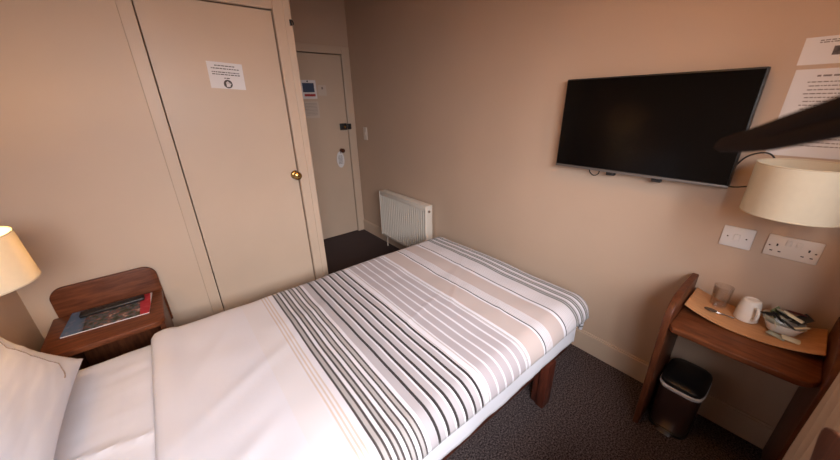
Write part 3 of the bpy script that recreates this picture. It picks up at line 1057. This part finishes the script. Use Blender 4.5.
# tumbler, mug, spoon, bowl with sachets
gx, gy = -.085, -.515
gz = tray_z(gy) + .003
b = BM(); lathe(b, [(0, .004), (.026, .004), (.031, .094), (.033, .094), (.028, 0), (0, 0)], (gx, gy, gz), 32)
tag(obj('glass_tumbler', b, TUMBLER), 'clear glass tumbler upright at the left end of the tray', 'glass')
mx_, my_ = -.100, -.608
mz = tray_z(my_) + .001
mg2 = thing('mug', 'white ceramic mug standing upside down in the middle of the tray', 'mug', (mx_, my_, mz))
b = BM(); lathe(b, [(0, .082), (.024, .080), (.033, .002), (.0355, .0), (.038, .003), (.036, .045), (.031, .080), (.027, .090), (.020, .094), (.018, .091), (0, .091)], (mx_, my_, mz), 36)
obj('cup', b, CERAM, mg2)
b = BM()
hd = Vector((-.86, -.50, 0)).normalized()
tube(b, curve_pts([Vector((mx_, my_, mz + .070)) + hd * .033, Vector((mx_, my_, mz + .074)) + hd * .050, Vector((mx_, my_, mz + .048)) + hd * .060, Vector((mx_, my_, mz + .024)) + hd * .050, Vector((mx_, my_, mz + .020)) + hd * .033], 6), .0052, 10)
obj('handle', b, CERAM, mg2)

sp = BM()
SA, SB = Vector((-.158, -.505, 0)), Vector((-.158, -.590, 0))
t = BM()
lathe(t, [(0, 0), (.011, .0015), (.0145, .004), (.0150, .005), (.0135, .0048), (.010, .0028), (0, .0012)], n=24)
join(sp, t, Matrix.Translation((-.160, -.505, tray_z(-.505) + .0015)) @ Matrix.Diagonal((1, 1.45, 1, 1)))
tube(sp, curve_pts([(-.160, -.524, tray_z(-.524) + .007), (-.154, -.542, tray_z(-.542) + .007), (-.144, -.562, tray_z(-.562) + .005), (-.138, -.580, tray_z(-.58) + .003)], 6), .0026, 8)
tag(obj('teaspoon', sp, STEEL), 'dark metal teaspoon lying in front of the tumbler on the tray', 'spoon')

bx_, by_ = -.110, -.706
bz = tray_z(by_) + .004
bowl = BM()
def sq(r, z, k=5, e=4.0):
    out = []
    for i in range(32):
        a = 2 * PI * i / 32
        c, s = math.cos(a), math.sin(a)
        q = (abs(c) ** e + abs(s) ** e) ** (-1 / e)
        out.append((r * q * c, r * q * s, z))
    return out
rings = [sq(.032, 0), sq(.040, .006), sq(.056, .044), sq(.058, .045), sq(.054, .043), sq(.038, .010), sq(.020, .008)]
RZB = Matrix.Translation((bx_, by_, bz)) @ Matrix.Rotation(math.radians(8), 4, 'Z')
vr = [[bowl.verts.new(RZB @ Vector(p)) for p in r_] for r_ in rings]
for a, c in zip(vr, vr[1:]):
    for k in range(32):
        bowl.faces.new((a[k], a[(k + 1) % 32], c[(k + 1) % 32], c[k]))
bowl.faces.new(list(reversed(vr[0]))); bowl.faces.new(vr[-1])
bmesh.ops.recalc_face_normals(bowl, faces=list(bowl.faces))
tag(obj('bowl', bowl, CERAM), 'square white bowl piled with sachets on the tray', 'bowl')

sach_cols = {'black': mat('black_sachet', (.02, .02, .022), .35), 'cream': mat('cream_sachet', (.68, .64, .50), .4), 'green': mat('green_sachet', (.22, .27, .15), .4), 'red': mat('dark_red_sachet', (.22, .05, .045), .4),
             'grey': mat('grey_green_sachet', (.40, .42, .34), .4)}
def sachet_bm(L, W_, T):
    b = BM()
    n, m = 10, 6
    gt, gb = [], []
    for i in range(n + 1):
        rt, rb = [], []
        for j in range(m + 1):
            u, v = -1 + 2 * i / n, -1 + 2 * j / m
            k = max(0, 1 - abs(u) ** 4) ** .7 * max(0, 1 - abs(v) ** 2.4) ** .6
            rt.append(b.verts.new((u * L / 2, v * W_ / 2, T / 2 * k + .0003)))
            rb.append(b.verts.new((u * L / 2, v * W_ / 2, -T / 2 * k - .0003)))
        gt.append(rt); gb.append(rb)
    for i in range(n):
        for j in range(m):
            b.faces.new((gt[i][j], gt[i + 1][j], gt[i + 1][j + 1], gt[i][j + 1]))
            b.faces.new((gb[i][j], gb[i][j + 1], gb[i + 1][j + 1], gb[i + 1][j]))
    for i in range(n):
        b.faces.new((gt[i][0], gb[i][0], gb[i + 1][0], gt[i + 1][0])); b.faces.new((gt[i][m], gt[i + 1][m], gb[i + 1][m], gb[i][m]))
    for j in range(m):
        b.faces.new((gt[0][j], gt[0][j + 1], gb[0][j + 1], gb[0][j])); b.faces.new((gt[n][j], gb[n][j], gb[n][j + 1], gt[n][j + 1]))
    return b
sach = [  # dx, dy, dz, rot x, rot y, rot z (degrees), colour, label
    (-.030, .020, .036, 70, 12, 10, 'cream', 'cream sachet standing at the left front of the bowl'),
    (-.010, .016, .050, 35, -20, 40, 'black', 'black sachet on top at the left of the bowl'),
    (.012, .000, .056, 20, 10, -30, 'black', 'black sachet uppermost at the middle of the bowl'),
    (-.034, -.010, .046, 25, -25, 75, 'black', 'black sachet leaning over the front of the bowl'),
    (.004, -.030, .046, -15, 20, 20, 'black', 'black sachet at the right front of the bowl'),
    (-.018, .004, .056, 10, 30, -15, 'cream', 'slim cream sachet lying across the black ones'),
    (.036, -.022, .064, 30, 15, 60, 'red', 'dark red sachet sticking up at the back of the bowl'),
    (.026, .022, .048, 55, -10, -20, 'green', 'green sachet standing at the back left of the bowl'),
    (-.028, -.034, .042, -20, -15, -60, 'cream', 'cream sachet hanging over the right front corner of the bowl'),
    (-.004, .034, .048, 40, 25, 70, 'black', 'black sachet at the left edge of the bowl'),
    (.020, -.036, .054, 20, -30, -50, 'black', 'black sachet at the right back edge of the bowl'),
    (.000, -.014, .064, -20, -8, 65, 'cream', 'slim cream sachet crossing the very top of the pile'),
    (.018, .012, .062, 15, 20, 5, 'grey', 'pale grey-green sachet near the top back of the pile'),
    (-.038, .026, .040, 60, -10, 60, 'grey', 'pale sachet poking over the left front rim of the bowl'),
    (-.058, .004, -.018, 4, -4, 75, 'grey', 'pale green sachet lying flat on the tray before the bowl'),
    (-.062, -.034, -.014, -3, -6, 100, 'cream', 'pale sachet flat on the tray at the bowl\'s right front'),
]
for (dx, dy, dz, rx, ry, rz, c, lab) in sach:
    slim = 'slim' in lab or 'hanging' in lab
    o = obj('sachet', sachet_bm(.052 if not slim else .062, .015 if slim else .034, .007), sach_cols[c])
    if dz < 0:
        yy = by_ + dy
        o.location = (bx_ + dx, yy, tray_z(yy) + .006)
    else:
        o.location = (bx_ + dx * 1.15, by_ + dy * 1.15, bz + dz + .006)
    o.rotation_euler = (math.radians(rx), math.radians(ry), math.radians(rz))
    tag(o, lab, 'sachet', 'sachets on the tray')

# ------------------------------------------------------------------ pedal bin
bn = thing('pedal_bin', 'dark brown pedal bin with black lid and white liner edge under the desk', 'bin', (-.160, -.510, 0))
def bin_ring(sx, sy, e=4.6, n=40):
    out = []
    for i in range(n):
        a = 2 * PI * i / n
        c, s = math.cos(a), math.sin(a)
        q = (abs(c) ** e + abs(s) ** e) ** (-1 / e)
        out.append((sx * q * c, sy * q * s))
    return out
def loft(rings, cx, cy, close=True):
    b = BM()
    vr = [[b.verts.new((cx + x, cy + y, z)) for x, y in ring] for ring, z in rings]
    for a, c in zip(vr, vr[1:]):
        n = len(a)
        for k in range(n):
            b.faces.new((a[k], a[(k + 1) % n], c[(k + 1) % n], c[k]))
    if close:
        b.faces.new(list(reversed(vr[0]))); b.faces.new(vr[-1])
    bmesh.ops.recalc_face_normals(b, faces=list(b.faces))
    return b
bcx, bcy = -.155, -.512
obj('body', loft([(bin_ring(.100, .072), .014), (bin_ring(.104, .076), .03), (bin_ring(.108, .080), .262)], bcx, bcy), BINM, bn)
obj('base_ring', loft([(bin_ring(.106, .078), 0), (bin_ring(.108, .080), .004), (bin_ring(.108, .080), .018), (bin_ring(.104, .076), .020)], bcx, bcy), BLACK, bn)
b = BM()
rg = bin_ring(.111, .083, n=64)
for i in range(64):
    pass
t = loft([(bin_ring(.1085, .0805, n=64), .248), ([(x * (1 + .012 * math.sin(i * 1.3)), y * (1 + .014 * math.cos(i * 1.7))) for i, (x, y) in enumerate(bin_ring(.112, .084, n=64))], .252),
          (bin_ring(.113, .085, n=64), .263), (bin_ring(.106, .078, n=64), .267)], bcx, bcy)
t2 = t
obj('liner_edge', t2, LINER, bn)
obj('lid', loft([(bin_ring(.107, .079), .2675), (bin_ring(.110, .082), .272), (bin_ring(.110, .082), .286), (bin_ring(.100, .073), .296), (bin_ring(.070, .05), .302)], bcx, bcy), BLACK, bn)
b = BM(); box(b, bcx - .135, bcx - .100, bcy - .028, bcy + .028, .008, .014, .002); obj('pedal', b, CHROME, bn)

# ------------------------------------------------------------------ curtain by the window
def make_curtain(x0, x1, yc, z0, z1, amp, waves, seed):
    b = BM()
    n = int(waves * 14)
    cols = []
    for i in range(n + 1):
        u = i / n
        x = x0 + (x1 - x0) * u
        col_ = []
        for j in range(25):
            v = j / 24
            z = z0 + (z1 - z0) * v
            a = amp * (1 - .35 * v)
            y = yc + a * math.cos(u * waves * 2 * PI + .3 * nz(u * 3, v, 2, seed)) + .004 * nz(u * 9, v * 3, 2, seed)
            xx = x + .006 * nz(u * 4, v * 2.0, 2, seed + 3)
            col_.append(b.verts.new((xx, y, z)))
        cols.append(col_)
    for i in range(n):
        for j in range(24):
            b.faces.new((cols[i][j], cols[i + 1][j], cols[i + 1][j + 1], cols[i][j + 1]))
    bmesh.ops.recalc_face_normals(b, faces=list(b.faces))
    return b
o = obj('curtain', make_curtain(-.88, -.585, -.826, .02, 2.02, .024, 4, 2.0), CURT)
sd = o.modifiers.new('thickness', 'SOLIDIFY'); sd.thickness = .002
tag(o, 'pale beige curtain hanging beside the desk at the right edge', 'curtain')
b = BM(); tube(b, [(-2.44, -.826, 2.035), (-.50, -.826, 2.035)], .012, 14)
for x in (-2.38, -.56):
    tube(b, [(x, -.826, 2.035), (x, YW + .001, 2.035)], .008, 10)
tag(obj('curtain_pole', b, DARKWOODV), 'wooden curtain pole over the window', 'curtain pole')

# ------------------------------------------------------------------ chair against the window wall (its back corner shows)
ch = thing('wooden_chair', 'red-brown wooden chair whose rounded back corner shows at the lower right', 'chair', (-1.17, -.60, 0))
b = BM(); prism(b, [(-1.34, .62), (-1.06, .62), (-1.03, .80), (-.985, .855), (-.955, .880), (-.950, .895), (-.960, .912), (-.997, .938), (-1.059, .972), (-1.13, .99), (-1.27, .99), (-1.341, .972), (-1.403, .938), (-1.440, .912), (-1.450, .895), (-1.445, .880), (-1.415, .855), (-1.37, .80)], 'y', -.778, -.766, .004, 3); obj('backrest', b, DARKWOODV, ch)
b = BM(); prism(b, rrect(-1.355, -1.045, -.755, -.455, .03, 6), 'z', .43, .455, .006, 3); obj('seat', b, DARKWOOD, ch)
for x in (-1.34, -1.09):
    b = BM(); box(b, x, x + .03, -.785, -.757, 0, .66, .004); obj('leg', b, DARKWOODV, ch)
    b = BM(); box(b, x, x + .03, -.50, -.47, 0, .430, .004); obj('leg', b, DARKWOODV, ch)
for x in (-1.335, -1.085):
    b = BM(); box(b, x, x + .02, -.755, -.501, .22, .245, .003); obj('stretcher', b, DARKWOODV, ch)

# ------------------------------------------------------------------ dark strap reaching in from the right
def strap():
    b = BM()
    tip = Vector((-1.150, -.508, 1.436))
    mid = Vector((-1.452, -.617, 1.494))
    end = Vector((-2.10, YW + .002, 1.60))
    up = Vector((.10, -.02, 1)).normalized()
    path = curve_pts([tip, tip.lerp(mid, .5) + Vector((0, 0, -.003)), mid, mid.lerp(end, .45) + Vector((.02, .02, .01)), end], 10)
    t = bmesh.new()
    def band(off, w0, w1, thick):
        rings = []
        for i, p in enumerate(path):
            f = i / (len(path) - 1)
            d = (path[min(i + 1, len(path) - 1)] - path[max(i - 1, 0)]).normalized()
            s = d.cross(up).normalized()
            u2 = s.cross(d).normalized()
            wd = w0 + (w1 - w0) * min(1, f * 1.6)
            if i == 0: wd *= .35
            elif i == 1: wd *= .8
            c = p + u2 * off * min(1, .25 + f * 2.2)
            ring = []
            for k in range(12):
                a = 2 * PI * k / 12
                ca, sa = math.cos(a), math.sin(a)
                ring.append(t.verts.new(c + u2 * wd / 2 * math.copysign(abs(ca) ** .6, ca) + s * thick / 2 * math.copysign(abs(sa) ** .6, sa)))
            rings.append(ring)
        for u_, v_ in zip(rings, rings[1:]):
            for k in range(12):
                t.faces.new((u_[k], u_[(k + 1) % 12], v_[(k + 1) % 12], v_[k]))
        t.faces.new(rings[0]); t.faces.new(list(reversed(rings[-1])))
    band(.0080, .0175, .0175, .006)
    band(-.0085, .0145, .0150, .006)
    bmesh.ops.recalc_face_normals(t, faces=list(t.faces))
    join(b, t)
    return b
tag(obj('strap', strap(), STRAP), 'dark doubled strap reaching in from the right over the television corner', 'strap')
